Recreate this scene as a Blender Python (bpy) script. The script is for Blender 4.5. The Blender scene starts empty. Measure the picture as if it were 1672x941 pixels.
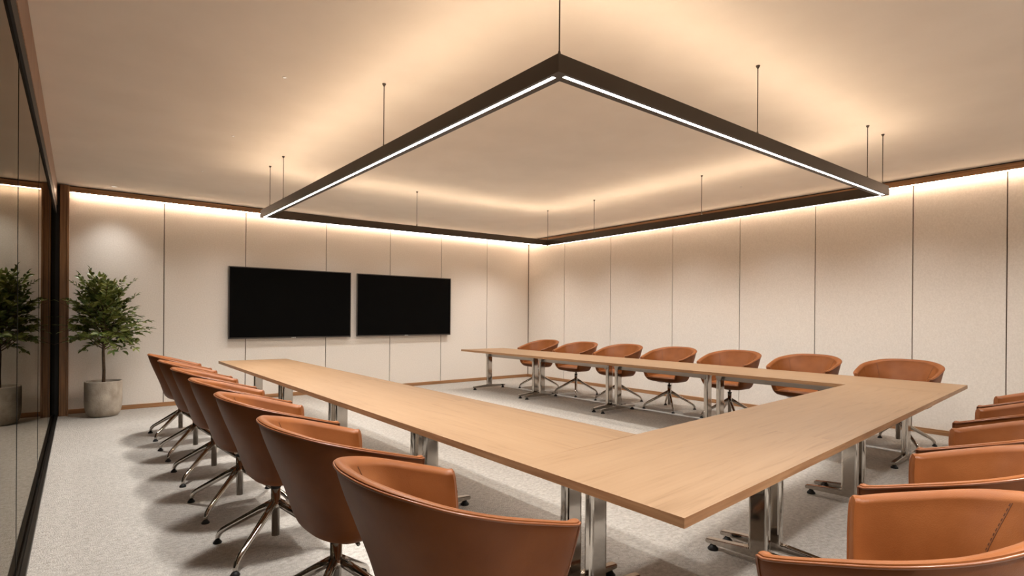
import bpy, bmesh, math, random
from mathutils import Vector, Matrix, noise
C = bpy.context.scene.collection
SC = bpy.context.scene
PI = math.pi
random.seed(7)

# ------------------------------------------------------------------ camera
F, CX, CY, YAW, PIT, ROL, CH = 902.756, 856.953, 517.578, 0.679335, -0.001365, 0.007212, 1.37
cs, sn = math.cos(YAW), math.sin(YAW)
r0, f0, u0 = Vector((cs, -sn, 0)), Vector((sn, cs, 0)), Vector((0, 0, 1))
f1 = f0*math.cos(PIT) + u0*math.sin(PIT)
u1 = u0*math.cos(PIT) - f0*math.sin(PIT)
r1 = r0*math.cos(ROL) + u1*math.sin(ROL)
u2 = u1*math.cos(ROL) - r0*math.sin(ROL)
cd = bpy.data.cameras.new('camera')
cam = bpy.data.objects.new('camera', cd)
C.objects.link(cam)
M3 = Matrix((r1, u2, -f1)).transposed()
cam.matrix_world = Matrix.Translation((0, 0, CH)) @ M3.to_4x4()
cd.sensor_width = 36
cd.sensor_fit = 'HORIZONTAL'
cd.lens = 36*F/1672
cd.shift_x = (836-CX)/1672
cd.shift_y = (CY-470.5)/1672
cd.clip_start = 0.02
SC.camera = cam

# ------------------------------------------------------------------ world, exposure, light levels
w = bpy.data.worlds.new('world')
SC.world = w
w.use_nodes = True
w.node_tree.nodes['Background'].inputs[0].default_value = (1, .9, .8, 1)
w.node_tree.nodes['Background'].inputs[1].default_value = 0.02
SC.view_settings.view_transform = 'Standard'
SC.view_settings.look = 'None'
SC.view_settings.gamma = 1
SC.view_settings.exposure = 0.36
SC.view_settings.use_curve_mapping = False
DOWN_E, DOWN_W, DOWN_C = 10.0, 7.5, (1.0, .98, .94)      # lens glow, watts per metre of bar
DOWN_SPREAD = 150
UP_E, UP_C = 17.0, (1.0, .75, .52)
COVE_E, COVE_C = 30.0, (1.0, .74, .53)
WALL_FILL = .33                       # power of the added wall fill lamps as a share of the next
SPOT_W, SPOT_C = 290.0, (1.0, .98, .95)

# ------------------------------------------------------------------ room numbers
XG, XR, YB, YF = -0.203, 7.922, 9.686, -2.3
ZC, ZP = 3.079, 2.990          # ceiling, top of the wall panels
HT = 0.74                      # table top

# ------------------------------------------------------------------ materials
def mat(name, col, rough=.5, metal=0.0, **kw):
    m = bpy.data.materials.new(name)
    m.use_nodes = True
    b = m.node_tree.nodes['Principled BSDF']
    b.inputs['Base Color'].default_value = (*col, 1)
    b.inputs['Roughness'].default_value = rough
    b.inputs['Metallic'].default_value = metal
    for k, v in kw.items():
        b.inputs[k.replace('_', ' ')].default_value = v
    return m

def nodes(m):
    nt = m.node_tree
    return nt, nt.nodes, nt.links, nt.nodes['Principled BSDF']

def noise_col(m, c1, c2, scale=(10, 10, 10), detail=4, lo=.35, hi=.65, bump=0.0, bscale=None, bdist=.002, space='Object', dist=0.0):
    nt, N, L, b = nodes(m)
    tc = N.new('ShaderNodeTexCoord')
    mp = N.new('ShaderNodeMapping')
    mp.inputs['Scale'].default_value = scale
    L.new(tc.outputs[space], mp.inputs[0])
    nz = N.new('ShaderNodeTexNoise')
    nz.inputs['Scale'].default_value = 1
    nz.inputs['Detail'].default_value = detail
    nz.inputs['Distortion'].default_value = dist
    L.new(mp.outputs[0], nz.inputs[0])
    cr = N.new('ShaderNodeValToRGB')
    cr.color_ramp.elements[0].position = lo
    cr.color_ramp.elements[0].color = (*c1, 1)
    cr.color_ramp.elements[1].position = hi
    cr.color_ramp.elements[1].color = (*c2, 1)
    L.new(nz.outputs[0], cr.inputs[0])
    L.new(cr.outputs[0], b.inputs['Base Color'])
    if bump:
        mp2 = N.new('ShaderNodeMapping')
        mp2.inputs['Scale'].default_value = bscale or scale
        L.new(tc.outputs[space], mp2.inputs[0])
        n2 = N.new('ShaderNodeTexNoise')
        n2.inputs['Scale'].default_value = 1
        n2.inputs['Detail'].default_value = 3
        L.new(mp2.outputs[0], n2.inputs[0])
        bp = N.new('ShaderNodeBump')
        bp.inputs['Strength'].default_value = bump
        bp.inputs['Distance'].default_value = bdist
        L.new(n2.outputs[0], bp.inputs['Height'])
        L.new(bp.outputs[0], b.inputs['Normal'])
    return cr, tc

def emit(name, col, e):
    m = bpy.data.materials.new(name)
    m.use_nodes = True
    b = m.node_tree.nodes['Principled BSDF']
    b.inputs['Base Color'].default_value = (.8, .8, .8, 1)
    b.inputs['Emission Color'].default_value = (*col, 1)
    b.inputs['Emission Strength'].default_value = e
    return m

M = {}
M['panel'] = mat('wall fabric', (.62, .55, .48), .9)
noise_col(M['panel'], (.72, .665, .60), (.81, .755, .69), (70, 70, 60), 6, .3, .7, .5, (190, 190, 170), .003, 'Object')
M['gap'] = mat('dark joint', (.10, .06, .035), .7)
M['ceiling'] = mat('ceiling paint', (.70, .62, .54), .9)
noise_col(M['ceiling'], (.79, .73, .655), (.83, .77, .695), (2, 2, 2), 4)
M['carpet'] = mat('carpet', (.4, .37, .34), .95)
cr, tc = noise_col(M['carpet'], (.36, .325, .285), (.55, .51, .46), (34, 42, 30), 9, .3, .72, 1.0, (120, 120, 120), .014, 'Object', .6)
M['wood_dark'] = mat('walnut trim', (.20, .095, .04), .35)
noise_col(M['wood_dark'], (.15, .068, .028), (.28, .14, .06), (40, 40, 1.5), 4)
M['wood_rail'] = mat('walnut rail', (.24, .12, .05), .35)
noise_col(M['wood_rail'], (.24, .115, .048), (.42, .215, .095), (1.5, 1.5, 60), 4)
M['black'] = mat('black plastic', (.012, .012, .012), .5, 0.0, Specular_IOR_Level=.25)
M['blackmetal'] = mat('black anodised rail', (.03, .027, .024), .3, .6)
M['chrome'] = mat('polished chrome', (.50, .465, .425), .09, 1.0)
M['steel'] = mat('brushed steel', (.42, .39, .36), .32, .9)
M['bronze'] = mat('dark bronze', (.060, .044, .031), .42, .35)
M['leather'] = mat('tan leather', (.42, .15, .055), .45, 0.0, Specular_IOR_Level=.2)
noise_col(M['leather'], (.172, .051, .0112), (.217, .071, .018), (7, 7, 7), 5, .3, .7, .35, (260, 260, 260), .0012)
M['leather_edge'] = mat('leather piping', (.20, .062, .018), .36)
M['thread'] = mat('stitch thread', (.10, .035, .014), .6)
M['maple'] = mat('maple top', (.66, .42, .24), .5, 0.0, Specular_IOR_Level=.25)
def maple():
    nt, N, L, b = nodes(M['maple'])
    tc = N.new('ShaderNodeTexCoord')
    mp = N.new('ShaderNodeMapping')
    mp.inputs['Scale'].default_value = (1.6, 26, 26)
    L.new(tc.outputs['Object'], mp.inputs[0])
    n1 = N.new('ShaderNodeTexNoise')
    n1.inputs['Scale'].default_value = 1
    n1.inputs['Detail'].default_value = 7
    n1.inputs['Distortion'].default_value = 1.4
    L.new(mp.outputs[0], n1.inputs[0])
    mp2 = N.new('ShaderNodeMapping')
    mp2.inputs['Scale'].default_value = (.7, 5, 5)
    L.new(tc.outputs['Object'], mp2.inputs[0])
    n2 = N.new('ShaderNodeTexNoise')
    n2.inputs['Scale'].default_value = 1
    n2.inputs['Detail'].default_value = 3
    L.new(mp2.outputs[0], n2.inputs[0])
    mx = N.new('ShaderNodeMix')
    mx.inputs[0].default_value = .45
    L.new(n1.outputs[0], mx.inputs[2])
    L.new(n2.outputs[0], mx.inputs[3])
    cr = N.new('ShaderNodeValToRGB')
    e = cr.color_ramp.elements
    e[0].position, e[0].color = .32, (.172, .097, .046, 1)
    e[1].position, e[1].color = .66, (.255, .158, .086, 1)
    x = e.new(.47)
    x.color = (.232, .140, .074, 1)
    L.new(mx.outputs[0], cr.inputs[0])
    L.new(cr.outputs[0], b.inputs['Base Color'])
maple()
M['maple_edge'] = mat('maple edge band', (.42, .22, .10), .45)
noise_col(M['maple_edge'], (.30, .155, .07), (.42, .24, .12), (3, 3, 60), 5)
M['screen'] = mat('screen glass', (.003, .003, .003), .35, 0.0, Specular_IOR_Level=.04)
M['tvframe'] = mat('display bezel', (.02, .019, .018), .3, .5)
M['tvedge'] = mat('display silver edge', (.10, .095, .09), .3, .8)
M['white'] = mat('pale mark', (.7, .7, .7), .4)
M['concrete'] = mat('concrete pot', (.36, .31, .25), .85)
noise_col(M['concrete'], (.27, .225, .175), (.47, .41, .335), (9, 9, 6), 9, .3, .72, .5, (60, 60, 60), .006)
M['soil'] = mat('potting soil', (.05, .032, .02), .95)
M['bark'] = mat('bark', (.10, .06, .033), .85)
noise_col(M['bark'], (.055, .033, .018), (.15, .092, .05), (60, 60, 14), 5)
M['leaf'] = mat('leaf', (.06, .11, .02), .35)
noise_col(M['leaf'], (.05, .09, .013), (.24, .27, .06), (9, 9, 9), 3, .35, .68)
M['downlens'] = emit('downlight diffuser', DOWN_C, DOWN_E)
M['uplens'] = emit('uplight diffuser', UP_C, UP_E)
M['cove'] = emit('cove led', COVE_C, COVE_E)
M['corridor'] = mat('corridor paint', (.5, .46, .4), .85)
M['spot'] = mat('spot ring', (.75, .72, .68), .3, .3)
M['spotlens'] = emit('spot lens', (1, .9, .8), .8)
def glass():
    m = bpy.data.materials.new('tinted partition glass')
    m.use_nodes = True
    nt = m.node_tree
    N, L = nt.nodes, nt.links
    N.remove(N['Principled BSDF'])
    out = N['Material Output']
    tr = N.new('ShaderNodeBsdfTransparent')
    tr.inputs[0].default_value = (.62, .60, .56, 1)
    gl = N.new('ShaderNodeBsdfGlossy')
    gl.inputs['Color'].default_value = (.66, .62, .55, 1)
    gl.inputs['Roughness'].default_value = 0.0
    fr = N.new('ShaderNodeFresnel')
    fr.inputs[0].default_value = 1.5
    mx = N.new('ShaderNodeMixShader')
    L.new(fr.outputs[0], mx.inputs[0])
    L.new(tr.outputs[0], mx.inputs[1])
    L.new(gl.outputs[0], mx.inputs[2])
    L.new(mx.outputs[0], out.inputs[0])
    return m
M['glass'] = glass()

# ------------------------------------------------------------------ mesh helpers
def obj(name, bm, m, parent=None, smooth=False, loc=None, rotz=None):
    if smooth:
        for e in bm.edges:
            if len(e.link_faces) == 2 and e.calc_face_angle(0) > .62:
                e.smooth = False
    me = bpy.data.meshes.new(name)
    bm.to_mesh(me)
    bm.free()
    for x in (m if isinstance(m, (list, tuple)) else [m]):
        me.materials.append(x)
    if smooth:
        for p in me.polygons:
            p.use_smooth = True
    o = bpy.data.objects.new(name, me)
    C.objects.link(o)
    if parent:
        o.parent = parent
    if loc:
        o.location = loc
    if rotz is not None:
        o.rotation_euler = (0, 0, rotz)
    return o

def tag(o, label=None, cat=None, group=None, kind=None):
    if label: o['label'] = label
    if cat: o['category'] = cat
    if group: o['group'] = group
    if kind: o['kind'] = kind
    return o

def thing(name, label, cat, loc=(0, 0, 0), rotz=0, group=None):
    o = bpy.data.objects.new(name, None)
    C.objects.link(o)
    o.empty_display_size = .1
    o.location = loc
    o.rotation_euler = (0, 0, rotz)
    return tag(o, label, cat, group)

def struct(name, bm, m, parent=None, smooth=False):
    o = obj(name, bm, m, parent, smooth)
    if not parent:
        o['kind'] = 'structure'
    return o

def dup(root, loc, rotz, label=None):
    r = root.copy()
    C.objects.link(r)
    r.location = loc
    r.rotation_euler = (0, 0, rotz)
    if label: r['label'] = label
    for ch in list(root.children):
        c = ch.copy()
        C.objects.link(c)
        c.parent = r
        for g in list(ch.children):
            d = g.copy()
            C.objects.link(d)
            d.parent = c
    return r

def box(bm, x0, x1, y0, y1, z0, z1, bev=0.0, seg=2):
    t = bmesh.new()
    bmesh.ops.create_cube(t, size=1)
    for v in t.verts:
        v.co = ((x0+x1)/2+v.co.x*(x1-x0), (y0+y1)/2+v.co.y*(y1-y0), (z0+z1)/2+v.co.z*(z1-z0))
    if bev:
        bmesh.ops.bevel(t, geom=t.edges[:], offset=bev, segments=seg, affect='EDGES', profile=.5)
    merge(bm, t)
    return bm

def merge(bm, t, M4=None):
    me = bpy.data.meshes.new('tmp')
    if M4 is not None:
        t.transform(M4)
    t.to_mesh(me)
    t.free()
    bm.from_mesh(me)
    bpy.data.meshes.remove(me)

def prism(bm, pts, z0, z1, bev=0.0, seg=2):
    """pts anticlockwise in plan"""
    t = bmesh.new()
    lo = [t.verts.new((p[0], p[1], z0)) for p in pts]
    hi = [t.verts.new((p[0], p[1], z1)) for p in pts]
    t.faces.new(lo[::-1])
    t.faces.new(hi)
    n = len(pts)
    for i in range(n):
        t.faces.new((lo[i], lo[(i+1) % n], hi[(i+1) % n], hi[i]))
    bmesh.ops.recalc_face_normals(t, faces=t.faces[:])
    if bev:
        bmesh.ops.bevel(t, geom=t.edges[:], offset=bev, segments=seg, affect='EDGES', profile=.5)
    merge(bm, t)
    return bm

def lathe(bm, prof, n=24, cx=0, cy=0):
    rings = []
    for r, z in prof:
        if r < 1e-6:
            rings.append([bm.verts.new((cx, cy, z))])
        else:
            rings.append([bm.verts.new((cx+r*math.cos(2*PI*i/n), cy+r*math.sin(2*PI*i/n), z)) for i in range(n)])
    for a, b in zip(rings, rings[1:]):
        for i in range(n):
            j = (i+1) % n
            if len(a) == 1 and len(b) == 1:
                continue
            if len(a) == 1:
                bm.faces.new((a[0], b[j], b[i]))
            elif len(b) == 1:
                bm.faces.new((a[i], a[j], b[0]))
            else:
                bm.faces.new((a[i], a[j], b[j], b[i]))
    return bm

def tube(bm, pts, rad, n=8, flat=1.0, cap=True):
    """rad: number or list; flat: scale of the section's second axis"""
    pts = [Vector(p) for p in pts]
    k = len(pts)
    rs = rad if isinstance(rad, (list, tuple)) else [rad]*k
    rings = []
    up = Vector((0, 0, 1))
    prev = None
    for i, p in enumerate(pts):
        d = (pts[min(i+1, k-1)]-pts[max(i-1, 0)]).normalized()
        if prev is None:
            a = d.cross(up)
            if a.length < 1e-3:
                a = d.cross(Vector((1, 0, 0)))
            a.normalize()
        else:
            a = prev-d*prev.dot(d)
            if a.length < 1e-5:
                a = d.orthogonal()
            a.normalize()
        prev = a
        b = d.cross(a)
        rings.append([bm.verts.new(p+a*rs[i]*math.cos(2*PI*j/n)+b*rs[i]*flat*math.sin(2*PI*j/n)) for j in range(n)])
    for r, s in zip(rings, rings[1:]):
        for j in range(n):
            bm.faces.new((r[j], r[(j+1) % n], s[(j+1) % n], s[j]))
    if cap:
        bm.faces.new(rings[0][::-1])
        bm.faces.new(rings[-1])
    return bm

def B():
    return bmesh.new()

# ------------------------------------------------------------------ room shell
T = .12
struct('floor', box(B(), -3.2, XR+T, YF-T, YB+T, -.1, 0), M['carpet'])
struct('ceiling', box(B(), -.226, XR+T, YF-T, YB+T, ZC, ZC+.1), M['ceiling'])
seamB = [-.11, .98, 2.08, 3.36, 4.56, 5.66, 6.78, XR]
seamR = [YB, 8.50, 7.21, 5.79, 4.55, 3.43, 2.28, 1.40, .25, -.95, YF]
G = .0055
PT = .02
wb = struct('wall_back', box(B(), -3.2, XR+T, YB+PT, YB+T, 0, ZC), M['gap'])
for i, (a, b) in enumerate(zip(seamB, seamB[1:])):
    o = obj('wall_panel', box(B(), a+G, b-G, YB, YB+PT, .06, ZP+.04, .002, 1), M['panel'], wb)
wr = struct('wall_right', box(B(), XR+PT, XR+T, YF, YB+PT, 0, ZC), M['gap'])
for a, b in zip(seamR, seamR[1:]):
    obj('wall_panel', box(B(), XR, XR+PT, b+G, a-G, .06, ZP+.04, .002, 1), M['panel'], wr)
wf = struct('wall_front', box(B(), -3.2, XR+T, YF-T, YF, 0, ZC), M['panel'])
struct('wall_left', box(B(), -3.2, -3.1, YF, YB+T, 0, ZC), M['corridor'])
struct('ceiling_corridor', box(B(), -3.2, XG-.085, YF-T, YB+T, ZC, ZC+.1), M['corridor'])
# skirting
struct('baseboard_back', box(B(), -.10, XR-.014, YB-.014, YB+.01, 0, .062, .002, 1), M['wood_rail'])
struct('baseboard_right', box(B(), XR-.014, XR+.01, YF, YB-.014, 0, .062, .002, 1), M['wood_rail'])
# wood cornice hiding the cove lights (dark shadow gap on top, band below)
def cornice(name, x0, x1, y0, y1, axis):
    bm = B()
    box(bm, x0, x1, y0, y1, ZP+.004, ZC-.013, .002, 1)
    o = struct(name, bm, M['wood_rail'])
    return o
cb = cornice('trim_1', -.10, XR-.07, YB-.075, YB-.001, 0)
crr = cornice('trim_2', XR-.075, XR-.001, YF, YB-.001, 1)
obj('shadow_gap', box(B(), -.10, XR-.045, YB-.066, YB-.001, ZC-.013, ZC, 0), M['black'], cb)
obj('shadow_gap', box(B(), XR-.066, XR-.001, YF, YB-.001, ZC-.013, ZC, 0), M['black'], crr)
l1 = obj('led_strip', box(B(), -.09, XR-.07, YB-.068, YB-.052, ZP-.003, ZP+.006), M['cove'], cb)
l2 = obj('led_strip', box(B(), XR-.068, XR-.052, YF, YB-.07, ZP-.003, ZP+.006), M['cove'], crr)
# corner bead between the two panelled walls
struct('trim_3', box(B(), XR-.012, XR, YB-.012, YB, .062, ZP-.006), M['gap'])

# glass partition on the left
GX = -.245
joints = [YF, .0, 1.90, 3.79, 5.67, 7.55, YB-.06]
for i, (a, b) in enumerate(zip(joints, joints[1:])):
    wdw = struct('window_%d' % (i+1), box(B(), GX-.005, GX+.005, a+.004, b-.004, .022, 2.78), M['glass'])
    if i < len(joints)-2:
        obj('joint_seal', box(B(), GX-.0065, GX+.0065, b-.004, b+.004, .022, 2.78), M['black'], wdw)
tk = box(B(), XG-.028, XG, YF, YB-.03, 0, .022, .003, 1)
box(tk, XG-.074, XG-.046, YF, YB-.03, 0, .022, .003, 1)
box(tk, XG-.046, XG-.028, YF, YB-.03, 0, .008)
struct('trim_4', tk, M['blackmetal'])
hd = struct('trim_5', box(B(), -.30, -.224, YF, YB, 2.79, ZC-.003, .002, 1), M['wood_dark'])
hb = box(B(), -.240, -.228, YF, YB, 2.68, 2.79)
box(hb, -.264, -.250, YF, YB, 2.68, 2.79)
obj('head_channel', hb, M['black'], hd)
jm = struct('trim_6', box(B(), XG+.006, -.10, YB-.16, YB+.01, 0, ZC-.013, .004, 1), M['wood_dark'])
obj('jamb_moulding', box(B(), -.125, -.112, YB-.166, YB-.16, 0, ZC-.03, .002, 1), M['wood_dark'], jm)
jb = struct('trim_7', box(B(), XG-.07, XG+.006, YB-.13, YB+.01, 0, ZC-.03), M['black'])

# ------------------------------------------------------------------ pendant light: a suspended rectangle
ZB, ZT = 2.512, 2.598
PQ = [(1.735, 1.912), (5.83, 1.868), (5.93, 6.76), (1.668, 7.06)]     # outer corners, anticlockwise
def inset(pts, d):
    n = len(pts)
    out = []
    for i in range(n):
        p0, p1, p2 = Vector(pts[i-1]), Vector(pts[i]), Vector(pts[(i+1) % n])
        a = (p1-p0).normalized()
        b = (p2-p1).normalized()
        na, nb = Vector((-a.y, a.x)), Vector((-b.y, b.x))
        k = d/(1+na.dot(nb))
        out.append(tuple(p1+(na+nb)*k))
    return out
pc = (sum(p[0] for p in PQ)/4, sum(p[1] for p in PQ)/4)
pend = thing('pendant_light', 'dark bronze square ring pendant light hung on thin rods over the tables', 'light', (pc[0], pc[1], ZB))
loc = lambda p: (p[0]-pc[0], p[1]-pc[1])
PW = .078
out_ = [loc(p) for p in PQ]
inn = [loc(p) for p in inset(PQ, PW)]
for i in range(4):
    j = (i+1) % 4
    a, b, c, d = Vector(out_[i]), Vector(out_[j]), Vector(inn[j]), Vector(inn[i])
    bm = prism(B(), [a, b, c, d], 0, ZT-ZB)
    bar = obj('bar', bm, M['bronze'], pend)
    # lens below, inset in the underside; lens above for the uplight
    e = (b-a).normalized()
    n_ = Vector((-e.y, e.x))
    def strip(o0, o1, z0, z1, cut):
        return prism(B(), [a+n_*o0+e*cut, b+n_*o0-e*cut, b+n_*o1-e*cut, a+n_*o1+e*cut], z0, z1)
    obj('downlight_lens', strip(.018, .038, -.0006, .004, .06), M['downlens'], bar)
    # the lamp of this bar: a long thin area light at the lens, beam limited by its optic
    ld = bpy.data.lights.new('bar_lamp', 'AREA')
    ld.shape = 'RECTANGLE'
    ln = (b-a).length
    ld.size, ld.size_y = ln-.14, .02
    ld.energy = DOWN_W*ln
    ld.color = DOWN_C
    ld.spread = math.radians(DOWN_SPREAD)
    lo = bpy.data.objects.new('bar_lamp', ld)
    C.objects.link(lo)
    lo.parent = bar
    m_ = (a+b)/2+n_*.028
    lo.location = (m_.x, m_.y, -.004)
    lo.rotation_euler = (0, 0, math.atan2(e.y, e.x))
    obj('uplight_lens', strip(.02, .058, ZT-ZB-.002, ZT-ZB+.003, .085), M['uplens'], bar)
wires = [(1.774, 1.95), (1.749, 3.84), (1.712, 6.81), (1.717, 6.30), (3.575, 1.932), (5.43, 1.911), (5.79, 1.91), (5.832, 3.85), (5.87, 5.67), (5.89, 6.72), (3.63, 6.883)]
for x, y in wires:
    lx, ly = loc((x, y))
    z0, z1 = ZT-ZB, ZC-ZB
    rd = obj('rod', tube(B(), [(lx, ly, z0), (lx, ly, z1)], .0035, 8), M['bronze'], pend)
    obj('grip', lathe(B(), [(0, z0-.002), (.008, z0-.002), (.009, z0+.012), (.006, z0+.03), (.004, z0+.036), (0, z0+.036)], 12, lx, ly), M['bronze'], rd)
    obj('ceiling_cup', lathe(B(), [(0, z1-.02), (.005, z1-.02), (.014, z1-.004), (.014, z1+.001), (0, z1+.001)], 12, lx, ly), M['bronze'], rd)

# one real recessed spot over the tree; all the others are added fill lamps
def spot(x, y, label, r=.03, wts=1.0, aim=(0, 0), cone=96):
    sp = thing('recessed_or_fill_spot', label, 'light', (x, y, ZC), 0, 'recessed ceiling spots')
    k = r/.04
    obj('ring', lathe(B(), [(.026*k, .02), (.028*k, -.001), (.03*k, -.004), (.038*k, -.003), (.04*k, .001)], 24), M['spot'], sp, True)
    obj('lens', lathe(B(), [(0, -.001), (.028*k, -.001)], 24), M['spotlens'], sp)
    ld = bpy.data.lights.new('spot_lamp', 'SPOT')
    ld.energy = SPOT_W*wts
    ld.color = SPOT_C
    ld.spot_size = math.radians(cone)
    ld.spot_blend = 1
    ld.shadow_soft_size = .11
    lo = bpy.data.objects.new('spot_lamp', ld)
    C.objects.link(lo)
    lo.parent = sp
    lo.location = (0, 0, -.03)
    lo.rotation_euler = (math.radians(aim[1]), math.radians(aim[0]), 0)
spot(.37, 9.30, 'small white recessed spotlight in the ceiling above the potted tree', .042, .16)
for y, lab in ((7.6, 'tiny added fill spotlight above the glass side, second from the back wall'),
               (5.9, 'tiny added fill spotlight above the glass side, third from the back wall'),
               (4.2, 'tiny added fill spotlight above the glass side, fourth from the back wall'),
               (2.5, 'tiny added fill spotlight above the glass side, nearest the camera')):
    spot(1.15, y, lab, .016)  # lamps added to lift the floor along the glass side
spot(1.15, .6, 'tiny added fill spotlight in the ceiling just beside the camera', .016)  # added fill lamp beside the camera
spot(2.6, -.3, 'tiny added fill spotlight in the ceiling above the front chairs', .016, 1.9)  # added fill for the sides of the near chairs
spot(1.1, -1.2, 'tiny added fill spotlight in the ceiling behind the camera, near the front wall', .016, 1.6)  # unseen fill lamp added behind the camera
spot(5.0, -.1, 'tiny added fill spotlight in the ceiling beyond the front chairs', .016)  # another added fill lamp, out of view
N6 = ['nearest the room corner', 'second from the room corner', 'third from the room corner', 'fourth from the room corner', 'fifth from the room corner', 'farthest from the room corner']
for k, y in enumerate((8.5, 6.95, 5.4, 3.85, 2.3, .7)):
    spot(6.72, y, 'tiny added fill spot along the right-hand panelled wall, '+N6[k], .012, WALL_FILL, (-4, 0), 120)  # lamps added to brighten the lower right wall
for k, x in enumerate((6.3, 4.8, 3.3, 1.8)):
    spot(x, 8.5, 'tiny added fill spot along the back wall above the screens, '+(N6[k] if k < 3 else 'closest to the potted tree'), .012, WALL_FILL*.75, (0, 5), 120)  # lamps added to brighten the lower back wall

# ------------------------------------------------------------------ conference tables
A_, B_, C_, D_ = Vector((1.48, 1.03)), Vector((1.46, 8.32)), Vector((2.30, 8.23)), Vector((2.33, 1.93))
E_, F_, G_, H_ = Vector((5.68, 2.17)), Vector((6.62, 1.45)), Vector((5.56, 8.77)), Vector((6.49, 8.71))
TH = .034
def lerp(a, b, t): return a+(b-a)*t
def table(label, o0, o1, i1, i0, trestles, flip=1):
    """quad: outer start, outer end, inner end, inner start; length runs start -> end; trestles = fractions along, with sign for side"""
    mid0, mid1 = (o0+i0)/2, (o1+i1)/2
    c = (mid0+mid1)/2
    ang = math.atan2((mid1-mid0).y, (mid1-mid0).x)
    root = thing('conference_table', label, 'table', (c.x, c.y, 0), ang, 'folding conference tables set in a U')
    R = Matrix.Rotation(-ang, 2)
    q = [R @ (p-c) for p in (o0, o1, i1, i0)]
    if (q[1]-q[0]).cross(q[2]-q[1]) < 0:
        q = q[::-1]
    bm = prism(B(), q, HT-TH, HT)
    top = obj('tabletop', bm, [M['maple'], M['maple_edge']], root)
    for p in top.data.polygons:
        if abs(p.normal.z) < .5:
            p.material_index = 1
    Ln = (mid1-mid0).length
    side = (R @ (o0-mid0)).y
    W = abs(side)*2
    s = 1 if side > 0 else -1
    # rail under the outer edge
    obj('edge_rail', box(B(), -Ln/2+.14, Ln/2-.14, s*(W/2-.05)-.012, s*(W/2-.05)+.012, HT-TH-.016, HT-TH), M['black'], root)
    xs = []
    for tr in trestles:
        x, dr = tr[0], tr[1]
        leg = obj('leg', post(0), M['chrome'], root)
        FW = W
        if len(tr) > 2:                   # turned trestle, given in world terms
            wp, wa = tr[2], tr[3]
            lp = R @ (wp-c)
            leg.location = (lp.x, lp.y, 0)
            leg.rotation_euler = (0, 0, wa-ang)
            xs.append(lp.x+.12)
        else:
            leg.location = (x, 0, 0)
            xs.append(x)
        obj('foot', foot(0, FW), M['chrome'], leg)
        for sy in (-1, 1):
            obj('glide', lathe(B(), [(0, 0), (.03, 0), (.031, .008), (.02, .02), (.012, .034), (0, .034)], 14, 0, sy*(FW/2-.14)), M['black'], leg, True)
        obj('bracket', bracket(0, dr), M['black'], leg)
        for y in (-.064, .064):
            obj('tilt_arm', arm(0, dr, y), M['steel'], leg)
    if len(xs) == 2:
        a, b = min(xs), max(xs)
        obj('beam', box(B(), a+.03, b-.03, -.02, .02, .605, .675, .004, 1), M['steel'], root)
    return root
def post(x):
    # hollow-looking rounded rectangular column, broad across the table, with a shallow groove
    bm = B()
    hw, hl = .055, .027
    prof = []
    r = .016
    for cxs, cys, a0 in ((hl-r, hw-r, 0), (-(hl-r), hw-r, 90), (-(hl-r), -(hw-r), 180), (hl-r, -(hw-r), 270)):
        for k in range(4):
            a = math.radians(a0+k*30)
            prof.append((x+cxs+r*math.cos(a), cys+r*math.sin(a)))
    prism(bm, prof, .075, .66)
    return bm
def foot(x, W):
    h = W/2-.10
    bm = B()
    # tapered bar: deep at the post, lower at the tips
    pts = [(-h, .036), (h, .036), (h, .062), (.08, .082), (-.08, .082), (-h, .062)]
    t = bmesh.new()
    lo = [t.verts.new((x-.021, y, z)) for y, z in pts]
    hi = [t.verts.new((x+.021, y, z)) for y, z in pts]
    t.faces.new(lo); t.faces.new(hi)
    for i in range(6):
        t.faces.new((lo[i], lo[(i+1) % 6], hi[(i+1) % 6], hi[i]))
    bmesh.ops.recalc_face_normals(t, faces=t.faces[:])
    bmesh.ops.bevel(t, geom=t.edges[:], offset=.005, segments=2, affect='EDGES')
    merge(bm, t)
    return bm
def bracket(x, dr):
    bm = box(B(), x-.034, x+.034, -.06, .06, .655, HT-TH, .004, 1)
    box(bm, x+min(0, dr*.17), x+max(0, dr*.17), -.05, .05, HT-TH-.018, HT-TH, .002, 1)
    return bm
def arm(x, dr, y):
    bm = B()
    if True:
        pts = [(0, .60), (.035, .60), (.06, .655), (.16, .685), (.16, HT-TH-.001), (-.02, HT-TH-.001), (-.02, .64)]
        t = bmesh.new()
        lo = [t.verts.new((x+dr*px, y-.004, pz)) for px, pz in pts]
        hi = [t.verts.new((x+dr*px, y+.004, pz)) for px, pz in pts]
        t.faces.new(lo); t.faces.new(hi)
        for i in range(len(pts)):
            k = (i+1) % len(pts)
            t.faces.new((lo[i], lo[k], hi[k], hi[i]))
        bmesh.ops.recalc_face_normals(t, faces=t.faces[:])
        merge(bm, t)
    return bm

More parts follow.
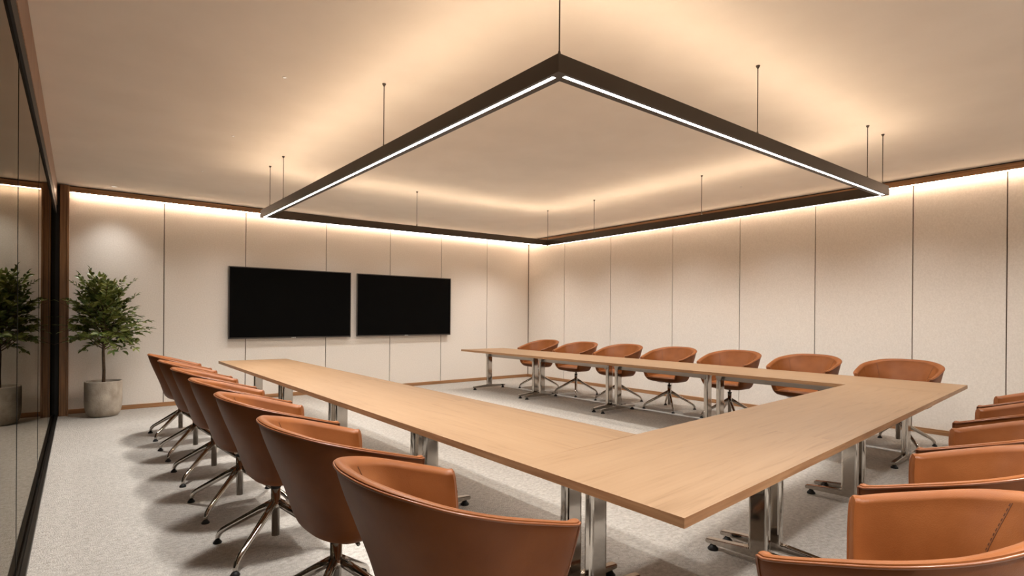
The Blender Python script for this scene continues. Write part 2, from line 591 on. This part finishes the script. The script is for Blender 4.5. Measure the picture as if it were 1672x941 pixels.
def run(o0, o1, i0, i1, cuts, labels, ends):
    """cuts are fractions along; ends = trestle inset at (start, end)"""
    for k, (a, b) in enumerate(zip(cuts, cuts[1:])):
        e = .00002
        oa, ob, ia, ib = lerp(o0, o1, a+e), lerp(o0, o1, b-e), lerp(i0, i1, a+e), lerp(i0, i1, b-e)
        Ln = ((ob+ib)/2-(oa+ia)/2).length
        e0 = ends[0] if k == 0 else .085
        e1 = ends[1] if k == len(cuts)-2 else .085
        table(labels[k], oa, ob, ib, ia, [(-Ln/2+e0, 1), (Ln/2-e1, -1)])
A2 = lerp(A_, B_, (1.862-1.03)/7.29)
yl = lambda y: (y-1.90)/(8.28-1.90)
run(A2, B_, D_, C_, [0, yl(3.47), yl(5.12), yl(6.78), 1],
    ['maple conference table of the left run, butted against the front run at the near corner',
     'maple conference table of the left run, second from the near corner',
     'maple conference table of the left run, second from its far end',
     'maple conference table at the far end of the left run, towards the wall screens'], (.085, .26))
S_ = Vector((5.695, 1.375))
xf = lambda x: (x-1.9)/(5.69-1.9)
def frontx(x):
    return lerp(A_, F_, (x-A_.x)/(F_.x-A_.x)), lerp(D_, E_, (x-D_.x)/(E_.x-D_.x))
def front():
    ca = (A_, A2)
    c1 = frontx(3.03)
    c2 = frontx(4.57)
    c3 = (S_, E_)
    sets = [(ca, c1, 'maple conference table at the near corner of the U, its corner towards the camera', [(0, -1, Vector((1.915, 1.825)), PI/2), (None, -1)]),
            (c1, c2, 'maple conference table in the middle of the front run, between two double chrome legs', [(.085, 1), (None, -1)]),
            (c2, c3, 'maple conference table at the right end of the front run, meeting the far run', [(.085, 1)])]
    for (a, ai), (b, bi), lab, tr in sets:
        d = (b-a).normalized()*.0002
        Ln = ((b+bi)/2-(a+ai)/2).length
        tt = []
        for t in tr:
            if len(t) > 2:
                tt.append(t)
            elif t[0] is None:
                tt.append((Ln/2-.085, t[1]))
            else:
                tt.append((-Ln/2+t[0], t[1]))
        table(lab, a+d, b-d, bi-d, ai+d, tt)
front()
yr = lambda y: (8.74-y)/(8.74-1.41)
run(H_, F_, G_, S_, [0, yr(7.12), yr(5.46), yr(3.84), 1],
    ['maple conference table at the free far end of the right-hand run, near the room corner',
     'maple conference table of the right-hand run, second from its free far end',
     'maple conference table of the right-hand run, third from its free far end',
     'maple conference table at the right corner, where the right-hand run meets the front run'], (.22, .40))

# ------------------------------------------------------------------ chairs
# local frame: faces +Y
CA, CBK, CFR = .41, .315, .335
PROF = [(0, .415), (.36, .414), (.56, .418), (.67, .432), (.745, .462), (.79, .51), (.83, .58), (.875, .66), (.915, .74), (.955, .82), (1.0, .915)]
_acc = [0]
for (a, b), (c, d) in zip(PROF, PROF[1:]):
    _acc.append(_acc[-1]+math.hypot((c-a)*.33, d-b))
def prof_at(L):
    for i in range(len(_acc)-1):
        if L <= _acc[i+1]+1e-9:
            t = (L-_acc[i])/(_acc[i+1]-_acc[i])
            return PROF[i][0]+(PROF[i+1][0]-PROF[i][0])*t, PROF[i][1]+(PROF[i+1][1]-PROF[i][1])*t
    return PROF[-1]
def len_at(z):
    for i in range(1, len(PROF)-1):
        if PROF[i][1] <= z <= PROF[i+1][1]:
            return _acc[i]+(_acc[i+1]-_acc[i])*(z-PROF[i][1])/(PROF[i+1][1]-PROF[i][1])
    return _acc[-1]
def sst(a, b, x):
    t = max(0, min(1, (x-a)/(b-a)))
    return t*t*(3-2*t)
RIMK = [(0, .913), (18, .911), (36, .902), (52, .884), (70, .853), (90, .815), (108, .783), (124, .760), (180, .760)]
def rim(psi):
    """rim height by angle from the back, degrees"""
    if psi > 60:
        h = .884-.124*min(1, (plan(psi, 1, 1, .95).y+.2047)/.453)
    else:
        h = 0
        for d in (-6, -3, 0, 3, 6):
            q = abs(psi+d)
            if q > 52:
                h += (.884-.124*(plan(q, 1, 1, .95).y+.2047)/.453)/5
                continue
            for (a, ha), (b, hb) in zip(RIMK, RIMK[1:]):
                if a <= q <= b:
                    h += (ha+(hb-ha)*(q-a)/(b-a))/5
                    break
    return h-(h-.472)*sst(125, 142, psi)
def plan(psi, sgn, k, z):
    a = math.radians(psi)
    sn_, c = math.sin(a), -math.cos(a)          # psi 0 = back (-Y)
    n = 5.0 if c > 0 else 2.25
    x = CA*abs(sn_)**(2/n)*sgn*k
    if c > 0:
        y = CFR*abs(c)**(2/n)*k
    else:
        y = -CBK*abs(c)**(2/n)*k*(.66+.34*sst(.40, .95, z))
    return Vector((x, y))
NC, NR = 84, 18
def chair_cols():
    cols = []
    psis = []
    # denser near the arm fronts
    half = []
    half = list(range(0, 91, 5))+[90.04, 90.3, 91, 92.5, 95, 98, 102, 107, 112, 116]+list(range(118, 147, 2))+list(range(150, 179, 5))
    half.append(180)
    ang = [(p, 1) for p in half]+[(p, -1) for p in half[-2:0:-1]]
    return ang
ANG = chair_cols()
def chair_shell():
    bm = B()
    th = .042
    grid = []
    rim_out = []
    inner = []
    for psi, sg in ANG:
        h = rim(psi)
        Lh = len_at(h)
        col = []
        for i in range(1, NR+1):
            k, z = prof_at(Lh*i/NR)
            p = plan(psi, sg, k, z)
            col.append(Vector((p.x, p.y, z)))
        top = col[-1]
        rim_out.append(top.copy())
        # inward direction in plan
        d = Vector((-top.x, -top.y, 0)).normalized()
        g = math.exp(-((psi-58)/32)**2)
        thick = .042+.016*g if psi < 142 else .03
        # padded roll over the rim, sloping down inwards
        drop = (.012+.012*g)*(1-sst(118, 142, psi))
        for a in (20, 50, 80, 110, 140, 165):
            r = math.radians(a)
            t = (1-math.cos(r))/2
            col.append(top+d*(thick*t)+Vector((0, 0, .013*math.sin(r)-drop*t)))
        zin = .445
        inn_c = []
        zt = h-drop
        for i in range(0, 11):
            z = zt+(zin-zt)*(i/10)
            k, zz = prof_at(len_at(max(z, .425)))
            k0_, _z = prof_at(len_at(max(z+drop*(1-i/10), .425)))
            p = plan(psi, sg, k0_, max(z+drop*(1-i/10), .425))
            bol = .022*g*math.sin(PI*min(1, i/7))
            q = Vector((p.x, p.y, z))+d*(thick*(1+.10*math.sin(PI*i/10))+bol)
            inn_c.append(q)
        col += inn_c
        inner.append(inn_c)
        grid.append(col)
    n = len(ANG)
    V = [[bm.verts.new(c) for c in col] for col in grid]
    cen = bm.verts.new((0, 0, .415))
    for i in range(n):
        a, b = V[i], V[(i+1) % n]
        bm.faces.new((cen, b[0], a[0]))
        for j in range(len(a)-1):
            bm.faces.new((a[j], b[j], b[j+1], a[j+1]))
    # inner floor (hidden under the cushion)
    ci = bm.verts.new((0, 0, .445))
    for i in range(n):
        bm.faces.new((ci, V[i][-1], V[(i+1) % n][-1]))
    bmesh.ops.recalc_face_normals(bm, faces=bm.faces[:])
    return bm, rim_out, inner
def chair_cushion():
    bm = B()
    rows = [(.0, .512), (.35, .512), (.6, .508), (.8, .50), (.92, .488), (.985, .472), (1.0, .458), (.985, .447), (.9, .446)]
    k0 = .70
    V = []
    ang = list(range(0, 360, 6))
    for f, z in rows[1:]:
        ring = []
        for a in ang:
            psi = a if a <= 180 else 360-a
            p = plan(psi, 1 if a <= 180 else -1, k0*f, .5)
            ring.append(bm.verts.new((p.x*.93, p.y*.93+.012*f, z)))
        V.append(ring)
    n = len(ang)
    c = bm.verts.new((0, 0, rows[0][1]))
    for i in range(n):
        bm.faces.new((c, V[0][i], V[0][(i+1) % n]))
    for r, s in zip(V, V[1:]):
        for i in range(n):
            bm.faces.new((r[i], s[i], s[(i+1) % n], r[(i+1) % n]))
    e = bm.verts.new((0, 0, .446))
    for i in range(n):
        bm.faces.new((e, V[-1][(i+1) % n], V[-1][i]))
    bmesh.ops.recalc_face_normals(bm, faces=bm.faces[:])
    return bm
def make_chair(label):
    t = thing('tub_chair', label, 'chair', (0, 0, 0), 0, 'tan leather swivel tub chairs')
    bm, rim_out, inner = chair_shell()
    obj('shell', bm, M['leather'], t, True)
    obj('seat_cushion', chair_cushion(), M['leather'], t, True)
    # piping along the outer rim
    pts = [p+Vector((p.x, p.y, 0)).normalized()*.001+Vector((0, 0, -.004)) for (psi, sg), p in zip(ANG, rim_out) if sg == -1 or psi == 180]
    n = len(ANG)
    order = [i for i in range(n) if ANG[i][1] == -1 and ANG[i][0] <= 141]+[i for i in range(n) if ANG[i][1] == 1 and ANG[i][0] <= 141]
    pts = []
    for i in order:
        p = rim_out[i]
        pts.append(p+Vector((p.x, p.y, 0)).normalized()*.0015+Vector((0, 0, -.003)))
    obj('piping', tube(B(), pts, .0042, 6), M['leather_edge'], t, True)
    # stitched seams at the two rear corners, inside
    for sg in (1, -1):
        i = min(range(n), key=lambda i: abs(ANG[i][0]-48)+(0 if ANG[i][1] == sg else 999))
        line = [q+Vector((-q.x, -q.y, 0)).normalized()*.0012 for q in inner[i][:9]]
        bm = B()
        tube(bm, line, .0010, 5)
        for a, b in zip(line, line[1:]):
            for k in range(3):
                p0, p1 = a.lerp(b, (k+.15)/3), a.lerp(b, (k+.7)/3)
                s = Vector((-p0.y, p0.x, 0)).normalized()*.005
                tube(bm, [p0+s, p1+s], .0011, 5)
        obj('stitching', bm, M['thread'], t)
    # swivel base
    obj('seat_plate', lathe(B(), [(0, .395), (.07, .395), (.085, .405), (.085, .416), (0, .416)], 20), M['steel'], t, True)
    col = lathe(B(), [(0, .40), (.0145, .40), (.0145, .355), (.026, .353), (.026, .275), (.034, .27), (.036, .235), (.024, .23), (.022, .07), (0, .07)], 20)
    obj('column', col, M['chrome'], t, True)
    obj('collar', lathe(B(), [(.0145, .362), (.0285, .362), (.0285, .35), (.0145, .35)], 20), M['black'], t)
    obj('lever', tube(B(), [(.05, .02, .40), (.12, .03, .388), (.19, .02, .392), (.205, .02, .396)], [.005, .005, .005, .009], 8), M['steel'], t, True)
    for k in range(4):
        a = math.radians(45+90*k)
        e = Vector((math.cos(a), math.sin(a), 0))
        P = [(.018, .262), (.10, .216), (.20, .159), (.30, .103), (.335, .082), (.356, .063), (.367, .042), (.370, .020)]
        lg = obj('leg', tube(B(), [e*r+Vector((0, 0, z)) for r, z in P], [.020, .019, .017, .0155, .0145, .014, .013, .011], 10, 1.15), M['chrome'], t, True)
        obj('glide', lathe(B(), [(0, 0), (.024, 0), (.025, .006), (.018, .016), (.011, .024), (0, .024)], 14, e.x*.370, e.y*.370), M['black'], lg, True)
    return t
ORD = ['first', 'second', 'third', 'fourth', 'fifth', 'sixth', 'seventh']
chair0 = make_chair('x')
first = [True]
def place(x, y, rz, label):
    if first[0]:
        first[0] = False
        chair0.location = (x, y, 0)
        chair0.rotation_euler = (0, 0, rz)
        chair0['label'] = label
        return chair0
    return dup(chair0, (x, y, 0), rz, label)
# row along the glass partition, facing +X
for i, y in enumerate([1.52, 2.47, 3.45, 4.38, 5.35, 6.31, 7.34]):
    lab = ['tan leather tub chair nearest the camera in the row beside the glass partition',
           'tan leather tub chair second from the camera in the row beside the glass partition',
           'tan leather tub chair third from the camera in the row beside the glass partition',
           'tan leather tub chair in the middle of the seven beside the glass partition',
           'tan leather tub chair third from the potted plant in the row beside the glass partition',
           'tan leather tub chair second from the potted plant in the row beside the glass partition',
           'tan leather tub chair closest to the potted plant, last of its row'][i]
    place(.91, y, -PI/2+math.radians([1, 0, -1, 1, 0, 1, 0][i]), lab)
# row along the right-hand panelled wall, facing -X
for i, y in enumerate([7.98, 7.0, 6.03, 5.05, 4.08, 3.1, 2.11]):
    lab = ['tan leather tub chair closest to the room corner, by the right-hand panelled wall',
           'tan leather tub chair second from the room corner along the right-hand panelled wall',
           'tan leather tub chair third from the room corner along the right-hand panelled wall',
           'tan leather tub chair in the middle of the seven along the right-hand panelled wall',
           'tan leather tub chair third from the table corner along the right-hand panelled wall',
           'tan leather tub chair second from the table corner along the right-hand panelled wall',
           'tan leather tub chair behind the right corner of the tables, by the panelled wall'][i]
    place(6.79+.13*(8.71-y)/7.26, y, PI/2, lab)
# row along the near side of the front run, facing +Y
for i, (x, y) in enumerate([(1.73, .50), (2.58, .57), (3.43, .63), (4.40, .72), (5.28, .79)]):
    lab = ['tan leather tub chair at lower right, nearest the camera on the front side',
           'tan leather tub chair second from the camera along the front side of the tables',
           'tan leather tub chair third from the camera along the front side of the tables',
           'tan leather tub chair fourth from the camera along the front side of the tables',
           'tan leather tub chair farthest from the camera along the front side of the tables'][i]
    place(x, y, math.radians(3), lab)

# ------------------------------------------------------------------ wall screens
def tv(x0, x1, z0, z1, label):
    cx, cz = (x0+x1)/2, (z0+z1)/2
    hw, hh = (x1-x0)/2, (z1-z0)/2
    t = thing('wall_screen', label, 'screen', (cx, YB, cz), 0, 'flat screens on the panelled wall')
    obj('housing', box(B(), -hw+.004, hw-.004, -.075, -.042, -hh+.004, hh-.004, .004, 2), M['tvframe'], t)
    # bezel ring
    bw = .014
    bm = B()
    box(bm, -hw, -hw+bw, -.082, -.05, -hh, hh, .002, 1)
    box(bm, hw-bw, hw, -.082, -.05, -hh, hh, .002, 1)
    box(bm, -hw+bw, hw-bw, -.082, -.05, hh-bw, hh, .002, 1)
    box(bm, -hw+bw, hw-bw, -.082, -.05, -hh, -hh+bw*1.6, .002, 1)
    obj('bezel', bm, M['tvedge'], t)
    obj('screen', box(B(), -hw+bw, hw-bw, -.079, -.07, -hh+bw*1.6, hh-bw), M['screen'], t)
    obj('wall_mount', box(B(), -.3, .3, -.044, -.001, -.2, .2, .003, 1), M['black'], t)
    lg = B()
    for a, b in ((-.034, -.018), (-.014, .006), (.012, .034)):
        box(lg, a, b, -.084, -.081, -hh+.006, -hh+.015)
    obj('logo', lg, M['white'], t)
    return t
tv(1.82, 3.775, .975, 2.12, 'large black flat screen on the back wall, the left one of two')
tv(3.885, 5.835, .98, 2.115, 'large black flat screen on the back wall, the right one next to the room corner')

# ------------------------------------------------------------------ potted tree
pl = thing('potted_tree', 'leafy green indoor tree in a round concrete pot beside the glass partition', 'plant', (.265, 9.25, 0))
PR = .205
obj('pot', lathe(B(), [(0, 0), (PR*.66, 0), (PR*.78, .012), (PR*.90, .05), (PR*.97, .11), (PR, .19), (PR, .455), (PR*.985, .468), (PR*.92, .468), (PR*.90, .455), (PR*.90, .40), (0, .40)], 48), M['concrete'], pl, True)
bm = B()
lathe(bm, [(0, .44), (PR*.5, .437), (PR*.92, .425)], 32)
obj('soil', bm, M['soil'], pl, True)
trunk = [(0, 0, .40), (.004, .003, .6), (-.004, 0, .85), (.006, -.004, 1.05), (-.004, 0, 1.3), (.004, 0, 1.55)]
obj('trunk', tube(B(), trunk, [.021, .019, .017, .015, .011, .006], 10), M['bark'], pl, True)
rnd = random.Random(11)
bb, lf = B(), B()
def leaf(bm, p, d, n, L, W):
    d = d.normalized()
    s = d.cross(n)
    if s.length < 1e-4: s = d.orthogonal()
    s.normalize()
    n = s.cross(d)
    a = bm.verts.new(p)
    m1, m2 = p+d*L*.45-n*L*.03, p+d*L*.8-n*L*.08
    c1, c2 = bm.verts.new(m1), bm.verts.new(m2)
    l1, l2 = bm.verts.new(p+d*L*.35+s*W*.5+n*W*.12), bm.verts.new(p+d*L*.7+s*W*.38+n*W*.05)
    r1_, r2_ = bm.verts.new(p+d*L*.35-s*W*.5+n*W*.12), bm.verts.new(p+d*L*.7-s*W*.38+n*W*.05)
    tip = bm.verts.new(p+d*L-n*L*.16)
    for f in ((a, l1, c1), (a, c1, r1_), (l1, l2, c2, c1), (c1, c2, r2_, r1_), (l2, tip, c2), (c2, tip, r2_)):
        bm.faces.new(f)
def frond(p, d, L, droop, leafL):
    pts = [p.copy()]
    k = 7
    dd = d.normalized()
    for i in range(k):
        dd = (dd+Vector((rnd.uniform(-.07, .07), rnd.uniform(-.07, .07), -droop/k+rnd.uniform(-.03, .03)))).normalized()
        pts.append(pts[-1]+dd*(L/k))
    for v in pts:
        v.y = min(v.y, .33)
    tube(bb, pts, [.005-.0035*i/k for i in range(k+1)], 5)
    nl = max(4, int(L/.046))
    for i in range(nl):
        t = .18+.82*i/(nl-1)
        f = t*k
        a = min(int(f), k-1)
        q = pts[a].lerp(pts[a+1], f-a)
        ax = (pts[a+1]-pts[a]).normalized()
        sd = ax.cross(Vector((0, 0, 1)))
        if sd.length < .1: sd = ax.orthogonal()
        sd.normalize()
        up = sd.cross(ax)
        for s in (1, -1):
            dirr = (sd*s*rnd.uniform(.75, 1.0)+ax*rnd.uniform(.5, .8)+up*rnd.uniform(-.45, .55))
            ll = leafL*rnd.uniform(.8, 1.15)*(1-.45*max(0, t-.4))
            e = q+dirr.normalized()*ll
            if e.y > .36 or e.x < -.38: continue
            leaf(lf, q, dirr, up*.55+Vector((rnd.uniform(-.8, .8), rnd.uniform(-1.1, .3), rnd.uniform(-.3, .5))), ll, ll*.48)
    leaf(lf, pts[-1], dd, Vector((0, 0, 1)), leafL*.9, leafL*.33)
# limbs rising from the trunk, each ending in fronds: a broad dome
NL = 42
for i in range(NL):
    t = i/(NL-1)
    az = i*2.39996+.4
    el = math.radians(6+70*t**1.5+rnd.uniform(-8, 8))
    d = Vector((math.cos(az)*math.cos(el), math.sin(az)*math.cos(el)*.62, math.sin(el)))
    p = Vector((0, 0, .88+.52*t**1.1))
    L = rnd.uniform(.12, .22)
    e = p+d*L+Vector((0, 0, .12*(1-t)))
    tube(bb, [p, p.lerp(e, .5)+Vector((0, 0, -.012)), e], [.008, .0065, .005], 6)
    frond(e, d+Vector((0, 0, rnd.uniform(-.15, .6))), rnd.uniform(.26, .44), .5*(1-.6*t), .104)
    for s_ in (-1, 1):
        d2 = (Matrix.Rotation(s_*rnd.uniform(.4, .95), 3, 'Z') @ d)+Vector((0, 0, rnd.uniform(-.45, .55)))
        frond(p.lerp(e, rnd.uniform(.4, .9)), d2, rnd.uniform(.20, .32), .45, .098)
for dx, dy, L in ((-.55, .0, .50), (.5, -.1, .46), (.12, .15, .44), (-.15, -.35, .40), (.85, .1, .50), (-.9, -.1, .46)):
    frond(Vector((0, 0, 1.42)), Vector((dx, dy, 1)), L, .1, .095)
obj('branches', bb, M['bark'], pl, True)
obj('foliage', lf, M['leaf'], pl)
